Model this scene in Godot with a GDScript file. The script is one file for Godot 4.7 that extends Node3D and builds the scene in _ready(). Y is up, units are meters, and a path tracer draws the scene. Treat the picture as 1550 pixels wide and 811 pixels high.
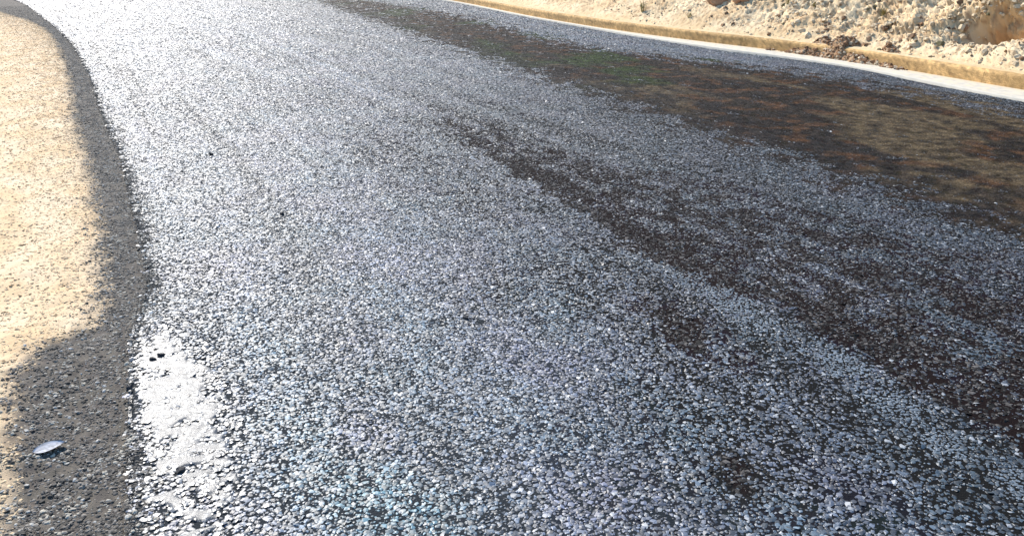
extends Node3D

# The road runs straight ahead and bends left. s is the distance along it, t the distance
# to the right of the point below the camera, both in metres.
const TURN := 0.3892
var along := Vector3(-sin(TURN), 0, -cos(TURN))
var right := Vector3(cos(TURN), 0, -sin(TURN))
var rng := RandomNumberGenerator.new()
var taken := {}
var noise_a := FastNoiseLite.new()
var noise_b := FastNoiseLite.new()
var noise_c := FastNoiseLite.new()

const LEFT_S := [-6.0, 0.0, 2.0, 3.4, 4.0, 4.8, 5.9, 7.0, 8.9, 12.0, 16.7, 22.9, 30.8, 45.0, 80.0]
const LEFT_T := [-0.30, -0.30, -0.31, -0.34, -0.29, -0.34, -0.43, -0.53, -0.76, -1.09, -1.73, -2.83, -4.45, -8.6, -26.0]
const SAND_S := [-6.0, 2.1, 2.8, 3.2, 3.5, 3.62, 4.06, 5.2, 6.6, 8.6, 13.6, 19.9, 24.4, 31.0, 45.0, 80.0]
const SAND_T := [-0.62, -0.64, -0.70, -0.72, -0.66, -0.48, -0.49, -0.57, -0.72, -0.97, -1.51, -2.50, -3.81, -5.9, -10.0, -28.0]
const KERB_S := [-6.0, 0.0, 6.0, 9.0, 10.5, 12.0, 13.5, 15.0, 18.0, 25.0, 31.0, 45.0, 80.0]
const KERB_T := [8.72, 8.72, 8.76, 8.86, 8.68, 8.38, 8.15, 8.02, 7.95, 8.15, 7.6, 4.8, -9.0]
const TAR_S := [-6.0, 5.9, 7.2, 8.4, 9.6, 10.8, 12.5, 15.0, 18.4, 25.5, 31.0, 45.0, 80.0]
const TAR_T := [8.22, 8.22, 8.35, 8.46, 8.36, 8.14, 7.96, 7.92, 7.88, 8.10, 7.55, 4.75, -9.05]


func _ready() -> void:
	rng.seed = 71
	set_camera_and_light()
	noise_a.seed = 3; noise_a.frequency = 0.9; noise_a.fractal_octaves = 4
	noise_b.seed = 11; noise_b.frequency = 5.0; noise_b.fractal_octaves = 3
	noise_c.seed = 29; noise_c.frequency = 0.23; noise_c.fractal_octaves = 3
	make_ground()
	make_road()
	make_worn_patch()
	make_verge()
	make_gutter()
	make_kerb()
	make_bank()
	make_chippings()
	make_shoulder_stones()
	make_bank_rubble()
	make_small_things()


func set_camera_and_light() -> void:
	var cam := Camera3D.new()
	cam.name = "camera"
	cam.fov = 36.9
	cam.near = 0.05
	cam.far = 2500.0
	cam.position = Vector3(0, 1.5, 0)
	cam.rotation_degrees = Vector3(-21.65, 0, 0)
	add_child(cam)
	var env := Environment.new()
	env.background_mode = Environment.BG_SKY
	env.tonemap_mode = Environment.TONE_MAPPER_LINEAR
	env.tonemap_exposure = 1.5
	env.sdfgi_enabled = true
	env.ssao_enabled = true
	env.ssil_enabled = true
	var sm := ProceduralSkyMaterial.new()
	sm.sky_top_color = Color(0.34, 0.53, 0.74)
	sm.sky_horizon_color = Color(0.82, 0.88, 0.93)
	sm.sky_curve = 0.15
	sm.ground_bottom_color = Color(0.5, 0.43, 0.33)
	sm.ground_horizon_color = Color(0.66, 0.62, 0.55)
	var sky := Sky.new()
	sky.sky_material = sm
	env.sky = sky
	var we := WorldEnvironment.new()
	we.name = "world_environment"
	we.environment = env
	add_child(we)
	var sun := DirectionalLight3D.new()
	sun.name = "sun"
	sun.light_energy = 1.6
	sun.light_angular_distance = 0.53
	sun.light_color = Color(1.0, 0.975, 0.94)
	sun.shadow_enabled = true
	var az := deg_to_rad(32.0)
	var el := deg_to_rad(40.0)
	var to_sun := Vector3(-sin(az) * cos(el), sin(el), -cos(az) * cos(el))
	add_child(sun)
	sun.look_at_from_position(to_sun * 30.0, Vector3.ZERO, Vector3.UP)


# ---------------------------------------------------------------- helpers

func at(s: float, t: float, y := 0.0) -> Vector3:
	return along * s + right * t + Vector3(0, y, 0)


func curve(ks: Array, vs: Array, s: float) -> float:
	var n := ks.size()
	if s <= ks[0]: return vs[0]
	for i in n - 1:
		if s <= ks[i + 1]:
			var w: float = (s - ks[i]) / (ks[i + 1] - ks[i])
			var d: float = ks[i + 1] - ks[i]
			var m0: float = (vs[i + 1] - vs[max(i - 1, 0)]) / (ks[i + 1] - ks[max(i - 1, 0)]) * d
			var m1: float = (vs[min(i + 2, n - 1)] - vs[i]) / (ks[min(i + 2, n - 1)] - ks[i]) * d
			var w2 := w * w
			var w3 := w2 * w
			return (2 * w3 - 3 * w2 + 1) * vs[i] + (w3 - 2 * w2 + w) * m0 + (3 * w2 - 2 * w3) * vs[i + 1] + (w3 - w2) * m1
	return vs[n - 1]


var tables := {}

func look(which: String, s: float) -> float:
	if not tables.has(which):
		var pairs = {"left": [LEFT_S, LEFT_T], "sand": [SAND_S, SAND_T], "kerb": [KERB_S, KERB_T], "tar": [TAR_S, TAR_T]}[which]
		var a := PackedFloat32Array()
		for i in 1721:
			a.append(curve(pairs[0], pairs[1], -6.0 + i * 0.05))
		tables[which] = a
	var tab: PackedFloat32Array = tables[which]
	var x := clampf((s + 6.0) / 0.05, 0.0, 1719.0)
	var k := int(x)
	return lerpf(tab[k], tab[k + 1], x - k)


func left_t(s: float) -> float: return look("left", s)
func sand_t(s: float) -> float: return look("sand", s)
func kerb_t(s: float) -> float: return look("kerb", s)
func tar_t(s: float) -> float: return look("tar", s)


func numbered(called: String) -> String:
	taken[called] = taken.get(called, -1) + 1
	return called if taken[called] == 0 else "%s_%03d" % [called, taken[called]]


func tag(o: Node, label: String, category: String, group := "", kind := "") -> void:
	o.set_meta("label", label)
	o.set_meta("category", category)
	if group: o.set_meta("group", group)
	if kind: o.set_meta("kind", kind)


func put(called: String, mesh: Mesh, mat: Material, parent: Node = null) -> MeshInstance3D:
	var o := MeshInstance3D.new()
	o.name = numbered(called) if parent == null else called
	o.mesh = mesh
	o.material_override = mat
	(self if parent == null else parent).add_child(o, true)
	return o


func sheet(rows: Array) -> ArrayMesh:
	# rows: Arrays of [position, colour], equally long; seen from above each row lies beyond the last and runs to the right
	var st := SurfaceTool.new()
	st.begin(Mesh.PRIMITIVE_TRIANGLES)
	st.set_smooth_group(0)
	var n: int = rows[0].size()
	for row in rows:
		for v in row:
			st.set_color(v[1])
			st.add_vertex(v[0])
	for i in rows.size() - 1:
		for j in n - 1:
			var a := i * n + j
			st.add_index(a); st.add_index(a + n); st.add_index(a + n + 1)
			st.add_index(a); st.add_index(a + n + 1); st.add_index(a + 1)
	st.generate_normals()
	return st.commit()


func noise_texture(freq: float, as_normal: bool, cellular := false, bump := 6.0, sd := 1) -> NoiseTexture2D:
	var f := FastNoiseLite.new()
	f.seed = sd
	f.frequency = freq
	f.fractal_octaves = 4
	if cellular:
		f.noise_type = FastNoiseLite.TYPE_CELLULAR
		f.fractal_octaves = 2
	var t := NoiseTexture2D.new()
	t.width = 512; t.height = 512
	t.seamless = true
	t.noise = f
	t.as_normal_map = as_normal
	t.bump_strength = bump
	return t


func matter(rough: float, normal_freq := 0.0, tile := 1.0, bump := 6.0, cellular := false, strength := 1.0) -> StandardMaterial3D:
	var m := StandardMaterial3D.new()
	m.vertex_color_use_as_albedo = true
	m.roughness = rough
	if normal_freq > 0.0:
		m.uv1_triplanar = true
		m.uv1_world_triplanar = true
		m.uv1_scale = Vector3.ONE * tile
		m.normal_enabled = true
		m.normal_scale = strength
		m.normal_texture = noise_texture(normal_freq, true, cellular, bump)
	return m


func stone_mesh(sides: int, sd: int, flat := 0.55, jag := 0.25) -> ArrayMesh:
	# an angular chip lying on its flat side: radius about 1, its top at about «flat»
	var r := RandomNumberGenerator.new()
	r.seed = sd
	var rings := []
	for k in 3:
		var ring := []
		for i in sides:
			var a := TAU * i / sides + r.randf_range(-0.25, 0.25)
			var rad: float = [0.85, 1.0, 0.62][k] * r.randf_range(1.0 - jag, 1.0 + jag)
			var y: float = [-0.5, 0.12, flat][k] + r.randf_range(-0.5, 0.5) * jag * flat
			ring.append(Vector3(cos(a) * rad, y, -sin(a) * rad))
		rings.append(ring)
	var top := Vector3(r.randf_range(-0.15, 0.15), flat * 1.06, r.randf_range(-0.15, 0.15))
	var st := SurfaceTool.new()
	st.begin(Mesh.PRIMITIVE_TRIANGLES)
	st.set_smooth_group(-1)
	for k in 2:
		for i in sides:
			var j := (i + 1) % sides
			for v in [rings[k][i], rings[k + 1][i], rings[k + 1][j], rings[k][i], rings[k + 1][j], rings[k][j]]:
				st.add_vertex(v)
	for i in sides:
		for v in [rings[2][i], top, rings[2][(i + 1) % sides]]:
			st.add_vertex(v)
	st.generate_normals()
	return st.commit()


func scatter(called: String, mesh: Mesh, mat: Material, buffer: PackedFloat32Array) -> MultiMeshInstance3D:
	var mm := MultiMesh.new()
	mm.transform_format = MultiMesh.TRANSFORM_3D
	mm.use_colors = true
	mm.mesh = mesh
	mm.instance_count = int(buffer.size() / 16.0)
	mm.buffer = buffer
	var o := MultiMeshInstance3D.new()
	o.name = numbered(called)
	o.multimesh = mm
	o.material_override = mat
	add_child(o, true)
	return o


func lay(buffer: PackedFloat32Array, p: Vector3, size: float, tall: float, tilt: float, c: Color) -> void:
	var b := Basis(Vector3.UP, rng.randf() * TAU)
	b = b.scaled_local(Vector3(size * rng.randf_range(0.75, 1.3), tall, size * rng.randf_range(0.75, 1.2)))
	var ax := rng.randf() * TAU
	b = Basis(Vector3(cos(ax), 0, sin(ax)), rng.randfn(0.0, tilt)) * b
	buffer.append_array(PackedFloat32Array([b.x.x, b.y.x, b.z.x, p.x, b.x.y, b.y.y, b.z.y, p.y, b.x.z, b.y.z, b.z.z, p.z, c.r, c.g, c.b, 1.0]))


func in_view(p: Vector3, spare := 0.6) -> bool:
	# what the photograph could see, with a margin on either side
	var z := -p.z
	return z > 1.3 and absf(p.x) < z * 0.70 + spare


# ---------------------------------------------------------------- what lies where on the road

func rough_edge(s: float, t: float, amount: float) -> float:
	return noise_a.get_noise_2d(s * 2.2 + 40.0, t * 4.0) * amount + noise_b.get_noise_2d(s * 2.0, t * 3.0) * amount * 0.5


func track(s: float, t: float) -> float:
	# a torn, blackened tyre track: a thin ridge along its left side, then mottled, opened chippings
	if t < 1.1 or t > 4.6 or s > 9.5: return 0.0
	var lo := 2.16 + smoothstep(3.0, 2.5, s) * 0.22 + rough_edge(s, t, 0.16)
	var hi: float = curve([0.0, 2.4, 3.5, 4.8, 5.6, 7.4, 8.2], [3.9, 3.7, 3.5, 3.15, 2.72, 2.40, 2.2], s) + rough_edge(s + 9.0, t, 0.5)
	var end := smoothstep(8.2, 7.2, s + rough_edge(s, t, 1.5))
	var ridge := smoothstep(lo + 0.28, lo + 0.16, t) * clampf(1.0 + 1.2 * noise_b.get_noise_2d(s * 0.5, t * 0.5 + 3.0), 0.0, 1.0)
	var mottle := clampf(0.50 + 1.5 * noise_b.get_noise_2d(s * 0.6, t * 0.9), 0.0, 0.9)
	return smoothstep(lo - 0.04, lo + 0.05, t) * smoothstep(hi + 0.25, hi - 0.25, t) * end * maxf(ridge, mottle) + maxf(scab(s, t, 2.55, 1.84, 0.26, 0.10), scab(s, t, 1.62, 1.43, 0.10, 0.07))


func scab(s: float, t: float, s0: float, t0: float, long: float, wide: float) -> float:
	return clampf(1.6 * exp(-pow((s - s0) / long, 2.0) - pow((t - t0) / wide, 2.0)) * (0.8 + 1.6 * noise_b.get_noise_2d(s, t)), 0.0, 1.0)


func slate_streak(s: float, t: float) -> float:
	# fine blue-grey grit lying along the left side of the track
	if t < 1.7 or t > 2.7 or s > 4.0: return 0.0
	var mid := 2.19 + rough_edge(s, 1.0, 0.10)
	return smoothstep(0.14, 0.04, absf(t - mid)) * smoothstep(3.3, 2.7, s) * clampf(0.8 + 1.6 * noise_b.get_noise_2d(s * 0.9, 30.0), 0.0, 1.0)


func brown_band(s: float, t: float) -> float:  # where the oily film and its painted hillside reflection lie
	if t < 3.3: return 0.0
	var lo: float = 4.22 + rough_edge(s, t, 0.55)
	var hi: float = curve([0.0, 5.4, 8.5, 10.6, 12.0, 20.0, 26.0, 40.0], [7.8, 7.75, 7.5, 6.9, 6.4, 6.6, 6.0, 2.0], s) + rough_edge(s + 5.0, t, 0.9)
	var streak := 1.5 + 1.1 * noise_b.get_noise_2d(s * 0.45, t * 0.6) - 0.35 * smoothstep(13.0, 22.0, s)
	return smoothstep(lo - 0.3, lo + 0.3, t) * smoothstep(hi + 0.35, hi - 0.35, t) * clampf(streak, 0.0, 1.0)


func wear(s: float, t: float) -> float:
	# long marks of wheels and rollers that follow the bend
	var d := t - left_t(s)
	return noise_a.get_noise_2d(s * 0.10, d * 2.6 + 60.0) + 0.6 * noise_b.get_noise_2d(s * 0.04, d * 1.6)


func pale_patch(s: float, t: float) -> float:
	# worn, smooth bitumen along the left edge
	if t > 0.35 or s > 3.8: return 0.0
	var hi: float = curve([0.0, 1.9, 2.9, 3.35], [0.05, 0.0, -0.03, -0.16], s) + rough_edge(s * 3.0, t * 3.0, 0.09)
	var lo := left_t(s) + 0.03 + rough_edge(s * 3.0 + 7.0, t * 3.0, 0.06)
	return smoothstep(hi + 0.08, hi - 0.05, t) * smoothstep(lo - 0.03, lo + 0.05, t) * smoothstep(3.42, 3.3, s + rough_edge(s * 2.0, t * 3.0, 0.15)) * clampf(smoothstep(1.6, 2.7, s) + 0.25 + 1.1 * noise_b.get_noise_2d(s * 2.4 + 3.0, t * 1.4), 0.0, 1.0)


func film_reflection_colour(s: float, t: float) -> Color:  # dark oily film, with the brown hillside reflection painted into its colour
	var w := noise_a.get_noise_2d(s * 0.5 + 100.0, t * 0.9)
	var w2 := noise_b.get_noise_2d(s * 0.5 + 100.0, t * 0.5)
	var w3 := noise_b.get_noise_2d(s * 1.3 + 7.0, t * 1.1)
	var c := Color(0.020, 0.014, 0.009).lerp(Color(0.066, 0.031, 0.013), smoothstep(0.0, 0.35, w2))
	c = c.lerp(Color(0.082, 0.058, 0.031), smoothstep(-0.05, 0.3, w + 0.12 * (7.0 - s) * smoothstep(3.0, 5.0, s) * smoothstep(4.4, 5.6, t)))
	c = c.lerp(Color(0.024, 0.038, 0.007), smoothstep(0.05, 0.3, noise_a.get_noise_2d(s * 0.4 + 31.0, t * 0.6)) * smoothstep(7.5, 9.0, s))  # green of the mirrored hillside plants, also painted in
	c = c.lerp(Color(0.015, 0.011, 0.009), smoothstep(5.3, 4.6, t + w2) * 0.75)
	return c * (0.92 + 1.2 * w3)


func open_texture(s: float, t: float) -> float:
	# how far the fine filling between the chippings is lost
	return smoothstep(0.7, 2.0, t + 0.8 * noise_a.get_noise_2d(s * 0.6, t * 0.6)) * smoothstep(11.0, 6.0, s)


func tar_colour(s: float, t: float) -> Color:
	var c := Color(0.024, 0.028, 0.034).lerp(Color(0.008, 0.008, 0.009), open_texture(s, t))
	c = c.lerp(Color(0.008, 0.006, 0.005), track(s, t) * 0.8)
	var b := brown_band(s, t)
	if b > 0.0:
		c = c.lerp(film_reflection_colour(s, t) * 0.7, b * 0.95)  # the painted reflection tints the tar between the chippings too
	return c


func make_ground() -> void:
	var rows := []
	for i in 41:
		var row := []
		for j in 41:
			var fx := (i - 20) / 20.0
			var fz := (j - 20) / 20.0
			var x := signf(fz) * pow(absf(fz), 3.0) * 900.0
			var z := -signf(fx) * pow(absf(fx), 3.0) * 900.0
			row.append([Vector3(x, -0.22, z), Color(0.42, 0.34, 0.22)])
		rows.append(row)
	var o := put("ground", sheet(rows), matter(0.95, 0.05, 0.7, 5.0))
	tag(o, "dry sandy ground spreading out beyond the road", "ground", "", "structure")


func make_road() -> void:
	var rows := []
	var s := -4.0
	while s < 78.0:
		var row := []
		var a := left_t(s) - 0.01
		var b := tar_t(s)
		for j in 241:
			var t := lerpf(a, b, j / 240.0)
			var y := noise_c.get_noise_2d(s * 1.6, t * 3.0) * 0.012 + noise_b.get_noise_2d(s * 3.0, t * 3.0) * 0.003
			if j == 0: y -= 0.05
			row.append([at(s, t, y), tar_colour(s, t)])
		rows.append(row)
		s += 0.035 if s < 5.0 and s > 0.5 else (0.07 if s > 0 and s < 28.0 else 0.6)
	var m := matter(0.9, 0.09, 3.0, 6.0, true, 0.6)
	m.metallic_specular = 0.2
	var o := put("road", sheet(rows), m)
	tag(o, "worn grey asphalt road curving away to the left", "road", "", "structure")


func make_worn_patch() -> void:
	var rows := []
	for i in 241:
		var s := 1.5 + i * 0.0085
		var row := []
		for j in 91:
			var t := left_t(s) + 0.005 + j * 0.0068
			var n := noise_b.get_noise_2d(s * 9.0, t * 9.0)
			var n2 := noise_b.get_noise_2d(s * 3.0, t * 2.0 + 9.0)
			var p := pale_patch(s, t)
			row.append([at(s, t, road_height(s, t) + lerpf(-0.014, 0.006, p) + n * 0.0016 + n2 * 0.003), Color(0.050, 0.055, 0.062) * (1.0 + 0.6 * n)])
		rows.append(row)
	var m := matter(0.44, 0.12, 6.0, 5.0, false, 0.55)
	m.metallic_specular = 0.9
	tag(put("worn_bitumen", sheet(rows), m), "smooth worn bitumen patch along the left edge of the road", "road patch", "", "structure")


func road_height(s: float, t: float) -> float:
	return noise_c.get_noise_2d(s * 1.6, t * 3.0) * 0.012


func make_chippings() -> void:
	var grey := PackedFloat32Array()
	var flaky := PackedFloat32Array()
	var dark := PackedFloat32Array()
	var sheen_tinted := PackedFloat32Array()
	var fine := PackedFloat32Array()
	var flush := PackedFloat32Array()
	var s := 0.6
	while s < 34.0:
		var step := lerpf(0.0108, 0.030, smoothstep(2.0, 22.0, s))
		var t := left_t(s) - 0.02
		var end := tar_t(s) - 0.005
		while t < end:
			t += step
			var ss := s + rng.randf_range(-0.6, 0.6) * step
			var tt := t + rng.randf_range(-0.6, 0.6) * step
			var p := at(ss, tt, 0.0)
			if not in_view(p): continue
			p.y = road_height(ss, tt)
			var tr := track(ss, tt)
			var br := brown_band(ss, tt)
			var pale := pale_patch(ss, tt)
			var worn := wear(ss, tt)
			var pit := noise_b.get_noise_2d(ss * 7.5, tt * 5.0 + 11.0) + 0.35 * noise_b.get_noise_2d(ss * 1.3, tt * 1.1 + 90.0)
			var open_grain := open_texture(ss, tt) * 0.32
			var v := rng.randf()
			if pale > 0.2 and rng.randf() < pale:
				var pc := Color(0.075, 0.085, 0.098) * rng.randf_range(0.6, 1.6)
				var dim := rng.randf_range(0.4, 0.95)
				if rng.randf() < 0.10 + clampf(pit - 0.2, 0.0, 0.5): pc = Color(0.012, 0.012, 0.014)
				if rng.randf() < 0.6: lay(flush, p + Vector3(0, 0.0015 + 0.003 * pale, 0), step * dim, step * 0.30 * dim, 0.14, pc)
				continue
			var ragged := left_t(ss) + 0.035 + noise_b.get_noise_2d(ss * 1.6, 77.0) * 0.07
			if rng.randf() < smoothstep(ragged + 0.05, ragged - 0.03, tt): continue
			if rng.randf() < slate_streak(ss, tt):
				lay(fine, p, step * rng.randf_range(0.45, 0.8), step * 0.2, 0.15, Color(0.092, 0.116, 0.138) * rng.randf_range(0.5, 1.5))
				continue
			if rng.randf() < clampf((-0.25 + open_grain - pit + lerpf(0.22, 0.5, smoothstep(3.0, 9.0, ss)) * worn) * 3.0 + tr * 0.3, 0.015, 0.85) * (1.0 - 0.8 * br):
				if rng.randf() < 0.85 - 2.0 * open_grain:
					lay(fine, p, step * rng.randf_range(0.25, 0.55), step * 0.2, 0.25, Color(0.055, 0.066, 0.080) * lerpf(0.2, 1.8, v))
				continue
			var size := step * (0.42 + 0.64 * pow(rng.randf(), 1.8))
			var tall := step * rng.randf_range(0.12, 0.36) * (1.0 + 0.8 * pit)
			var hue := noise_a.get_noise_2d(ss * 1.3, tt * 1.6 + 30.0) + 0.08
			var c := Color(0.071, 0.090, 0.122) * lerpf(0.3, 2.1, v * v) * lerpf(1.0, 0.62, smoothstep(2.1, 2.6, tt + 0.5 * hue)) * (1.0 - 1.4 * open_grain) * clampf(1.0 - 0.5 * worn, 0.6, 1.5)
			c = c * Color(1.0 - 0.32 * hue, 1.0 + 0.08 * hue, 1.0)
			var teal := exp(-pow((tt - 0.36) / 0.22, 2.0)) * smoothstep(2.9, 2.3, ss) * clampf(0.5 + 2.0 * hue, 0.0, 1.0)
			c = c * Color(1.0 - 0.25 * teal, 1.0 + 0.15 * teal, 1.0 + 0.10 * teal)
			if rng.randf() < 0.07: c = Color(0.26, 0.27, 0.28) * rng.randf_range(0.7, 1.2)
			if rng.randf() < maxf(tr, br):
				if tr > br:
					c = Color(0.044, 0.040, 0.037) * lerpf(0.15, 3.0, v * v * v)
					lay(dark, p, size, tall, 0.25, c)
				else:
					lay(sheen_tinted, p, size * 1.15, tall * 0.35, 0.1, film_reflection_colour(ss, tt) * lerpf(0.6, 1.5, v * v))  # chippings coloured with the painted hillside reflection
			elif rng.randf() < 0.5:
				lay(grey, p, size, tall, 0.17, c)
			else:
				lay(flaky, p, size, tall * 0.8, 0.2, c)
		s += step
	var mg := matter(0.54)
	mg.metallic_specular = 1.0
	tag(scatter("road_chippings", stone_mesh(5, 5, 0.5, 0.3), mg, grey), "grey blocky stone chippings bound into the road surface", "stone chippings", "", "stuff")
	tag(scatter("flaky_chippings", stone_mesh(4, 12, 0.55, 0.34), mg, flaky), "grey flaky stone chippings bound into the road surface", "stone chippings", "", "stuff")
	var torn := matter(0.75)
	torn.metallic_specular = 0.3
	tag(scatter("stained_chippings", stone_mesh(5, 8, 0.5, 0.34), torn, dark), "blackened stone chippings torn open in the tyre track", "stone chippings", "", "stuff")
	var sheen_matter := matter(0.62)
	sheen_matter.metallic_specular = 0.25
	tag(scatter("sheen_tinted_chippings", stone_mesh(5, 19, 0.5, 0.3), sheen_matter, sheen_tinted), "stained chippings in the dark band of the right lane, hillside reflection painted brown", "stone chippings", "", "stuff")
	var grit := matter(0.54)
	grit.metallic_specular = 0.8
	tag(scatter("fine_grit", stone_mesh(5, 9, 0.5, 0.3), grit, fine), "fine grit filling the gaps between the road chippings", "grit", "", "stuff")
	var sm := matter(0.42)
	sm.metallic_specular = 0.9
	tag(scatter("polished_chippings", stone_mesh(5, 23, 0.5, 0.3), sm, flush), "flush polished chippings in the smooth bright patch at the road's left edge", "stone chippings", "", "stuff")
	print("chips ", grey.size() / 16, " ", flaky.size() / 16, " ", dark.size() / 16, " ", sheen_tinted.size() / 16, " ", fine.size() / 16)


# ---------------------------------------------------------------- left verge

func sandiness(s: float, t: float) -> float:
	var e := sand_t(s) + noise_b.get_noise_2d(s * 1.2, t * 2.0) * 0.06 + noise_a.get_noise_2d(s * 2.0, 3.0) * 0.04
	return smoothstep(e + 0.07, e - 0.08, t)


func verge_height(s: float, t: float) -> float:
	var d := left_t(s) - t
	return -0.02 + 0.02 * smoothstep(0.05, 0.4, d) + noise_a.get_noise_2d(s * 2.0, t * 2.0) * 0.016 * smoothstep(0.0, 0.3, d) + noise_b.get_noise_2d(s * 3.0, t * 3.0) * 0.007 * smoothstep(0.0, 0.2, d)


func make_verge() -> void:
	var rows := []
	var s := -4.0
	while s < 78.0:
		var row := []
		var b := left_t(s) + 0.04
		for j in 121:
			var w := 1.0 - j / 120.0
			var t := b - pow(w, 2.2) * 7.0
			var y := verge_height(s, t)
			if j == 0: y = -0.3
			var sand := sandiness(s, t)
			var n := noise_b.get_noise_2d(s * 4.0, t * 4.0)
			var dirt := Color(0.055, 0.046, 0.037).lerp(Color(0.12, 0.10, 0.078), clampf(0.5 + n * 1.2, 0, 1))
			var sc := Color(0.63, 0.44, 0.245).lerp(Color(0.71, 0.54, 0.35), clampf(0.5 + noise_a.get_noise_2d(s * 1.5, t * 3.0) * 1.5, 0, 1))
			sc = sc * (1.0 + n * 0.3)
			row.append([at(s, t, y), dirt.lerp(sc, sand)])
		rows.append(row)
		s += 0.03 if s > 1.5 and s < 8.0 else (0.08 if s > 0 and s < 30.0 else 1.2)
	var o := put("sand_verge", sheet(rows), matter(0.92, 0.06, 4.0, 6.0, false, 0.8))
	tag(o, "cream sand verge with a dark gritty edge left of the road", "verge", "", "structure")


func make_shoulder_stones() -> void:
	var dark := PackedFloat32Array()
	var sand := PackedFloat32Array()
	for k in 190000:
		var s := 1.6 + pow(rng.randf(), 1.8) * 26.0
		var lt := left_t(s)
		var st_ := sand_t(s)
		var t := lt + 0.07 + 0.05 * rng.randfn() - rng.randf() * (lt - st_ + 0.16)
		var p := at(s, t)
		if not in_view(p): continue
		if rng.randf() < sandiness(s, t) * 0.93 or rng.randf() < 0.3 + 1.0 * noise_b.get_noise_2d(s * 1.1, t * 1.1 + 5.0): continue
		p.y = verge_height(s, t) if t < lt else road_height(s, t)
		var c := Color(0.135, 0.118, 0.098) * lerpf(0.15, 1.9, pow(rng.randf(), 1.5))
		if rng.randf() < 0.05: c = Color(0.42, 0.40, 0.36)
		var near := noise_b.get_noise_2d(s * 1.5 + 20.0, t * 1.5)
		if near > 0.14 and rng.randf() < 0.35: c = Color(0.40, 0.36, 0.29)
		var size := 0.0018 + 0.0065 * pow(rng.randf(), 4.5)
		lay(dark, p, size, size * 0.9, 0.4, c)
	for k in 90000:
		var s := 1.6 + pow(rng.randf(), 1.5) * 24.0
		var e := sand_t(s)
		var t := e + 0.06 - rng.randf() * rng.randf() * 1.6
		var p := at(s, t)
		if not in_view(p, 0.4): continue
		if rng.randf() > sandiness(s, t) + 0.05: continue
		p.y = verge_height(s, t)
		var c := Color(0.68, 0.505, 0.31) * rng.randf_range(0.75, 1.12)
		if rng.randf() < 0.04: c = Color(0.25, 0.17, 0.09)
		var size := (0.002 + 0.0055 * pow(rng.randf(), 3.0)) * (1.0 + 0.04 * s)
		lay(sand, p, size, size * 0.45, 0.3, c)
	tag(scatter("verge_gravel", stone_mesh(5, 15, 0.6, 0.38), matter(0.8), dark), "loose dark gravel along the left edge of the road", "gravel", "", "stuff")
	tag(scatter("sand_crumbs", stone_mesh(5, 16, 0.7), matter(0.95), sand), "cream sand grains and crumbs on the left verge", "sand", "", "stuff")


# ---------------------------------------------------------------- right side

func make_gutter() -> void:
	var rows := []
	var s := -4.0
	while s < 60.0:
		var a := tar_t(s)
		var b := kerb_t(s) + 0.02
		var row := []
		var wob := noise_b.get_noise_2d(s * 2.0, 9.0) * 0.012
		var top := 0.035
		for q in [[a - 0.004 + wob, -0.05], [a + wob, top - 0.008], [a + 0.012 + wob, top]]:
			row.append([at(s, q[0], q[1]), Color(0.52, 0.48, 0.40)])
		for j in 9:
			var t := lerpf(a + 0.03, b, j / 8.0)
			var n := noise_b.get_noise_2d(s * 1.5, t * 4.0)
			var c := Color(0.56, 0.51, 0.42) * (1.0 + n * 0.35)
			c = c.lerp(Color(0.60, 0.46, 0.27), clampf(smoothstep(b - 0.2, b, t) * 0.6 + n * 1.1 + 0.05, 0.0, 1.0))
			row.append([at(s, t, top + 0.002 * n), c])
		rows.append(row)
		s += 0.06 if s > 0 and s < 28.0 else 1.0
	var o := put("gutter_strip", sheet(rows), matter(0.8, 0.12, 3.0, 3.0, false, 0.5))
	tag(o, "pale concrete gutter strip between the asphalt and the kerb", "gutter", "", "structure")


const KERB_TALL := 0.19

func make_kerb() -> void:
	var root := Node3D.new()
	root.name = "roadside_kerb"
	add_child(root)
	tag(root, "dusty olive brown concrete kerb along the right side of the road", "kerb")
	var m := matter(0.9, 0.05, 2.0, 9.0, false, 1.0)
	var s := 2.0
	while s < 31.0:
		var rows := []
		for i in 61:
			var q := s + i / 60.0 * 2.397
			var k := kerb_t(q)
			var row := []
			var n := noise_b.get_noise_2d(q * 2.0, 50.0)
			for v in [[0.0, -0.05], [0.004, 0.05], [0.007, 0.08], [0.010, 0.11], [0.013, 0.14], [0.015, 0.17], [0.018, KERB_TALL - 0.018], [0.03, KERB_TALL], [0.10, KERB_TALL + 0.002], [0.18, KERB_TALL], [0.19, -0.05]]:
				var n2 := noise_a.get_noise_2d(q * 1.4, 80.0 + v[1] * 4.0)
				var n3 := noise_b.get_noise_2d(q * 2.5, 20.0 + v[1] * 5.0)
				var c := Color(0.60, 0.37, 0.15).lerp(Color(0.46, 0.28, 0.11), clampf(0.45 + 1.8 * n2, 0, 1)) * (1.0 + 0.7 * n3)
				row.append([at(q, k + v[0] + n * 0.004 + n3 * 0.006, v[1] + n * 0.006), c])
			rows.append(row)
		put("kerb_section", sheet(rows), m, root)
		s += 2.4


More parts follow.
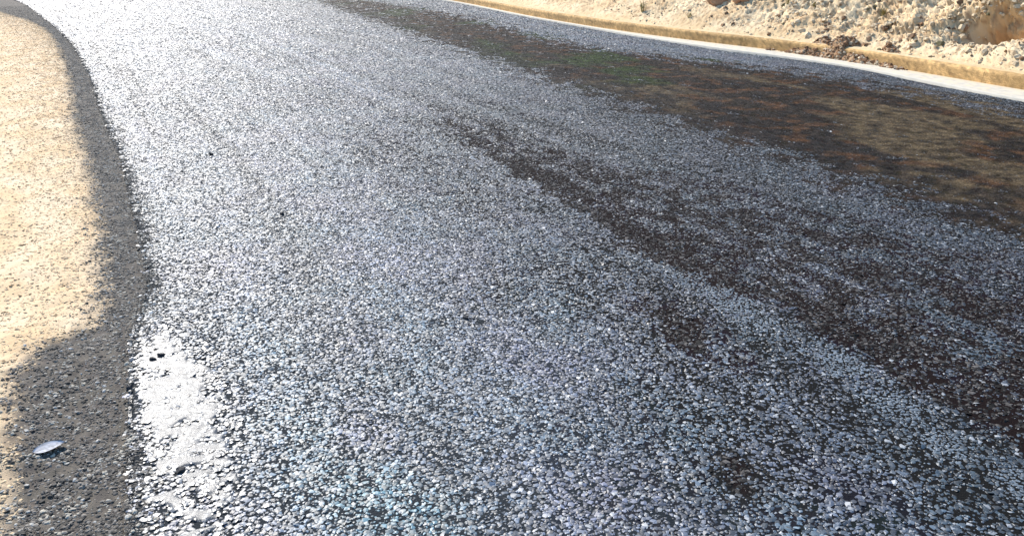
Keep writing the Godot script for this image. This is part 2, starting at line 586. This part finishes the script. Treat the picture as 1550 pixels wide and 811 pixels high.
func bank_point(s: float, v: float) -> Vector3:
	var k := kerb_t(s) + 0.17
	var lumpy := smoothstep(13.0, 7.5, s)
	var slope := smoothstep(0.05, 0.6, v)
	var y := KERB_TALL + 0.006 - 0.05 * smoothstep(-0.09, -0.13, v) + maxf(0.0, v - 0.12) * 0.72
	if v > 7.0: y -= (v - 7.0) * 0.5
	var n1 := noise_a.get_noise_2d(s * 1.1, v * 1.6)
	var n2 := noise_b.get_noise_2d(s * 0.8, v * 1.0)
	var n3 := noise_b.get_noise_2d(s * 3.5 + 5.0, v * 3.5)
	var out := slope * (n1 * lerpf(0.05, 0.22, lumpy) + n2 * lerpf(0.02, 0.07, lumpy) + n3 * lerpf(0.015, 0.06, lumpy) + noise_b.get_noise_2d(s * 9.0, v * 9.0) * 0.028)
	y += out * 0.75 + smoothstep(0.0, 0.1, v) * n3 * 0.015
	v -= out * 0.65
	# an undercut ledge of soil
	var h := exp(-pow((s - 7.35) / 0.36, 2.0)) * exp(-pow((v - 0.56) / 0.12, 2.0))
	var lip := exp(-pow((s - 7.4) / 0.55, 2.0)) * exp(-pow((v - 0.86) / 0.14, 2.0))
	y += lip * 0.20 - h * 0.16
	return at(s, k + v + h * 0.36 - lip * 0.26, y)


func make_bank() -> void:
	var rows := []
	var s := 1.0
	while s < 60.0:
		var row := []
		var vs := 111
		for j in vs:
			var w := j / float(vs - 1)
			var v := -0.13 + w * 2.7625 if w < 0.8 else 2.08 + pow((w - 0.8) / 0.2, 2.0) * 14.0
			var p := bank_point(s, v)
			var n := noise_b.get_noise_2d(s * 2.0, v * 2.0 + 60.0)
			var n2 := noise_a.get_noise_2d(s * 0.9 + 33.0, v * 1.4)
			var c := Color(0.77, 0.60, 0.375).lerp(Color(0.66, 0.47, 0.26), clampf(0.4 + n2 * 1.8, 0, 1))
			c = c.lerp(Color(0.32, 0.18, 0.09), smoothstep(0.12, 0.35, n) * 0.7)
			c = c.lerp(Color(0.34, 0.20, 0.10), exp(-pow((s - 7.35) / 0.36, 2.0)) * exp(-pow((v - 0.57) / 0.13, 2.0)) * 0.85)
			c = c.lerp(Color(0.66, 0.47, 0.25), smoothstep(0.3, 0.1, v) * 0.6)
			row.append([p, c])
		rows.append(row)
		s += 0.028 if s > 4.5 and s < 14.0 else (0.06 if s > 2 and s < 28.0 else 1.0)
	var o := put("dirt_bank", sheet(rows), matter(0.95, 0.07, 2.5, 7.0, false, 1.0))
	tag(o, "pale dry earth bank rising behind the kerb on the right", "bank", "", "structure")


func make_bank_rubble() -> void:
	var buf := PackedFloat32Array()
	for k in 34000:
		var s := 5.0 + pow(rng.randf(), 1.3) * 20.0
		var v := 0.06 + rng.randf() * 1.7
		var p := bank_point(s, v)
		if not in_view(p): continue
		var thick := noise_a.get_noise_2d(s * 1.5, v * 2.0 + 15.0)
		if rng.randf() > 0.5 + thick * 1.4 + smoothstep(12.0, 8.0, s) * 0.4: continue
		if v < 0.25 and rng.randf() < 0.7: continue
		if absf(s - 7.35) < 0.4 and absf(v - 0.57) < 0.16 and rng.randf() < 0.9: continue
		var size := 0.005 + 0.05 * pow(rng.randf(), 7.0) * smoothstep(20.0, 9.0, s)
		var c := Color(0.70, 0.56, 0.37) * rng.randf_range(0.65, 1.12)
		if rng.randf() < 0.12: c = Color(0.30, 0.18, 0.10) * rng.randf_range(0.6, 1.2)
		if rng.randf() < 0.03: c = Color(0.16, 0.14, 0.07)
		lay(buf, p - Vector3(0, size * 0.3, 0), size, size * 0.85, 0.6, c)
	for k in 3500:
		var s := 7.9 + rng.randf() * 2.6
		var w := 0.1 + rng.randf() * 0.9
		var y := heap_height(s, w)
		if y < 0.03 and rng.randf() < 0.8: continue
		var size := 0.006 + 0.028 * pow(rng.randf(), 4.0)
		var c := Color(0.27, 0.145, 0.07) * rng.randf_range(0.5, 1.3)
		if rng.randf() < 0.35: c = Color(0.66, 0.52, 0.35) * rng.randf_range(0.7, 1.1)
		lay(buf, at(s, kerb_t(s) - 0.16 + w * 0.52, maxf(y, 0.035)), size, size * 0.8, 0.5, c)
	tag(scatter("bank_rubble", stone_mesh(6, 44, 0.75, 0.32), matter(0.95, 0.1, 6.0, 5.0), buf), "loose crumbs of pale soil strewn over the earth bank", "rubble", "", "stuff")


# ---------------------------------------------------------------- small things

func boulder_mesh(sd: int, size: Vector3, rough := 0.3) -> ArrayMesh:
	var f := FastNoiseLite.new()
	f.seed = sd
	f.frequency = 0.9
	f.fractal_octaves = 4
	var st := SurfaceTool.new()
	st.begin(Mesh.PRIMITIVE_TRIANGLES)
	st.set_smooth_group(0)
	var nu := 22
	var nv := 13
	for i in nv + 1:
		for j in nu + 1:
			var th := PI * i / nv
			var ph := TAU * (j % nu) / nu
			var d := Vector3(sin(th) * cos(ph), cos(th), sin(th) * sin(ph))
			var n := f.get_noise_3dv(d * 1.3)
			var r := 1.0 + rough * 1.6 * n + 0.35 * rough * f.get_noise_3dv(d * 4.0)
			var p := d * r
			p.y = maxf(p.y, -0.75)
			st.set_color(Color(0.40, 0.20, 0.11).lerp(Color(0.52, 0.34, 0.21), clampf(0.5 + 1.5 * f.get_noise_3dv(d * 3.0 + Vector3(9, 0, 0)), 0, 1)))
			st.add_vertex(p * size)
	for i in nv:
		for j in nu:
			var a := i * (nu + 1) + j
			st.add_index(a); st.add_index(a + 1); st.add_index(a + nu + 1)
			st.add_index(a + 1); st.add_index(a + nu + 2); st.add_index(a + nu + 1)
	st.generate_normals()
	return st.commit()


func make_tuft(called: String, base: Vector3, tall: float, spread: float, blades: int, label: String) -> void:
	var st := SurfaceTool.new()
	st.begin(Mesh.PRIMITIVE_TRIANGLES)
	st.set_smooth_group(-1)
	for k in blades:
		var a := rng.randf() * TAU
		var lean := rng.randf_range(0.1, 1.0) * spread
		var h := tall * rng.randf_range(0.5, 1.0)
		var root := Vector3(cos(a + 1.0), 0, sin(a + 1.0)) * rng.randf() * spread * 0.25
		var out := Vector3(cos(a), 0, sin(a))
		var side := Vector3(-sin(a), 0, cos(a)) * rng.randf_range(0.003, 0.006)
		var mid := root + out * lean * 0.4 + Vector3(0, h * 0.65, 0)
		var tip := root + out * lean + Vector3(0, h * rng.randf_range(0.7, 1.0), 0)
		var c := Color(0.30, 0.22, 0.07).lerp(Color(0.20, 0.20, 0.06), rng.randf()) * rng.randf_range(0.7, 1.3)
		st.set_color(c)
		for v in [root - side, mid - side * 0.8, mid + side * 0.8, root - side, mid + side * 0.8, root + side, mid - side * 0.8, tip, mid + side * 0.8]:
			st.add_vertex(v)
	st.generate_normals()
	var o := put(called, st.commit(), matter(0.9))
	o.position = base
	tag(o, label, "grass tuft", "dry grass tufts on the earth bank")


func make_leaf() -> void:
	var root := Node3D.new()
	root.name = "fallen_leaf"
	add_child(root)
	tag(root, "pale grey pointed leaf lying on the dark gravel at lower left", "leaf")
	var rows := []
	var ribs := []
	for i in 17:
		var w := i / 16.0
		var half := 0.021 * 1.25 * pow(sin(PI * pow(w, 0.8)), 0.85) + 0.0005
		var arch := 0.003 * sin(PI * w) + 0.002 + 0.004 * w * w
		var row := []
		for j in 9:
			var q := (j - 4) / 4.0
			var x := q * half
			var y := arch + 0.004 * q * q - 0.0008 * cos(q * 9.0)
			row.append([Vector3(x, y, -w * 0.096), Color(0.50, 0.50, 0.53).lerp(Color(0.30, 0.29, 0.29), clampf(0.4 + 1.5 * noise_b.get_noise_2d(i * 0.7, j * 0.9), 0, 1))])
		rows.append(row)
		ribs.append(Vector3(0, arch + 0.0008, -w * 0.096))
	put("blade", sheet(rows), matter(0.95), root)
	var rr := []
	for i in 17:
		var rad := lerpf(0.0012, 0.0004, i / 16.0)
		rr.append([[ribs[i] + Vector3(-rad, 0, 0), Color(0.5, 0.46, 0.40)], [ribs[i] + Vector3(0, rad, 0), Color(0.5, 0.46, 0.40)], [ribs[i] + Vector3(rad, 0, 0), Color(0.5, 0.46, 0.40)]])
	put("midrib", sheet(rr), matter(0.6), root)
	root.position = at(2.60, -0.60, verge_height(2.62, -0.58) + 0.004)
	root.rotation = Vector3(0.05, -1.05, -0.06)


func make_twig(called: String, p: Vector3, length: float, turn: float, label: String) -> void:
	var st := SurfaceTool.new()
	st.begin(Mesh.PRIMITIVE_TRIANGLES)
	st.set_color(Color(0.12, 0.07, 0.035))
	var last := []
	for i in 7:
		var w := i / 6.0
		var c := Vector3(sin(w * 5.0) * 0.006, 0.006 + 0.012 * w * w, -w * length)
		var rad := lerpf(0.004, 0.0015, w)
		var ring := []
		for j in 5:
			ring.append(c + Vector3(cos(TAU * j / 5), sin(TAU * j / 5), 0) * rad)
		if last.size():
			for j in 5:
				var k := (j + 1) % 5
				for v in [last[j], ring[j], ring[k], last[j], ring[k], last[k]]:
					st.add_vertex(v)
		last = ring
	st.generate_normals()
	var o := put(called, st.commit(), matter(0.9))
	o.position = p
	o.rotation.y = turn
	tag(o, label, "twig")


func make_small_things() -> void:
	make_leaf()
	make_twig("dry_twig", at(7.75, -1.06, verge_height(7.75, -1.06)), 0.11, -0.9, "short dark twig lying on the sand left of the road")
	var rock := matter(0.9, 0.1, 4.0, 6.0)
	for b in [[12.67, 9.12, 0.56, 0.23, "reddish boulder on the bank, leftmost of the three at the top"], [12.14, 9.27, 0.56, 0.25, "reddish boulder on the bank, middle of the three at the top"], [11.80, 9.42, 0.62, 0.19, "smaller reddish boulder on the bank, right of the two larger ones"]]:
		var o := put("boulder", boulder_mesh(int(b[0] * 100), Vector3(b[3], b[3] * 0.8, b[3] * 0.85), 0.25), rock)
		o.position = at(b[0], b[1] + 0.14, b[2] + b[3] * 0.55)
		o.rotation.y = b[0]
		tag(o, b[4], "boulder", "boulders on the earth bank")
	var tufts := [
		[14.20, 8.60, 0.28, 0.16, 26, "tallest dry grass tuft, on the sandy bank left of the three boulders"],
		[12.85, 8.76, 0.13, 0.14, 20, "low brown grass tuft on the kerb ledge below the left boulder"],
		[11.15, 9.50, 0.16, 0.10, 16, "small dry grass tuft on the bank right of the boulders"],
		[10.60, 9.58, 0.12, 0.10, 14, "sparse dry grass tuft high on the bank above the brown soil heap"],
		[9.35, 9.72, 0.20, 0.14, 26, "reddish dry grass tuft on the bank behind the brown soil heap"],
		[8.22, 10.02, 0.34, 0.16, 34, "upright dry grass tuft at the top edge left of the hollow"],
		[17.6, 8.55, 0.12, 0.10, 14, "faint grass tuft on the farthest visible part of the bank"],
	]
	for d in tufts:
		var v: float = d[1] - kerb_t(d[0]) - 0.17
		make_tuft("grass_tuft", bank_point(d[0], v) - Vector3(0, 0.02, 0), d[2], d[3], d[4], d[5])
	make_heap()
	var stones := [
		[3.14, -0.215, 0.016, "largest black stone of a cluster on the smooth bright patch"],
		[3.12, -0.245, 0.014, "left black stone of the cluster on the smooth bright patch"],
		[3.21, -0.235, 0.008, "small black stone above the cluster on the smooth bright patch"],
		[2.30, -0.16, 0.015, "lone black stone in the lower half of the smooth bright patch"],
		[2.92, -0.325, 0.013, "black stone on the road edge left of the smooth bright patch"],
		[4.83, 0.47, 0.015, "lone black stone on the bright road, right of the sand edge"],
		[6.6, 0.16, 0.02, "black stone on the bright far part of the road"],
		[3.02, 1.02, 0.014, "black stone in the middle of the grey lane"],
	]
	for d in stones:
		var o := put("loose_stone", stone_mesh(8, int(d[0] * 97), 0.6, 0.42), dark_stone)
		o.position = at(d[0], d[1], road_height(d[0], d[1]) + d[2] * 0.4 + 0.002)
		o.scale = Vector3(d[2], d[2] * 0.8, d[2] * 0.85)
		o.rotation = Vector3(0.2, d[0] * 9.0, 0.1)
		tag(o, d[3], "stone", "black stones lying on the road")


var dark_stone := solid(Color(0.15, 0.15, 0.16))


func solid(c: Color) -> StandardMaterial3D:
	var m := StandardMaterial3D.new()
	m.albedo_color = c
	m.roughness = 0.8
	return m


func heap_height(s: float, w: float) -> float:
	var u := clampf((s - 7.9) / 2.6, 0.0, 1.0)
	var n := noise_a.get_noise_2d(s * 1.6 + 8.0, w * 0.9)
	var n2 := noise_b.get_noise_2d(s * 2.0 + 4.0, w * 0.8)
	return -0.03 + (0.31 * sin(PI * w * 0.62) * (0.9 + 1.0 * n) + 0.03 * n2) * pow(sin(PI * u), 0.6)


func make_heap() -> void:
	var rows := []
	for i in 70:
		var s := 7.9 + i / 69.0 * 2.6
		var row := []
		for j in 34:
			var w := j / 33.0
			var t := kerb_t(s) - 0.16 + w * 0.52
			var n2 := noise_b.get_noise_2d(s * 3.0 + 4.0, t * 3.0)
			var y := heap_height(s, w)
			row.append([at(s, t, y), Color(0.27, 0.14, 0.065).lerp(Color(0.45, 0.30, 0.17), clampf(0.3 + 1.8 * n2, 0, 1))])
		rows.append(row)
	var o := put("soil_heap", sheet(rows), matter(0.95, 0.07, 4.0, 7.0))
	tag(o, "heap of brown soil spilled over the kerb onto the gutter edge", "soil heap")
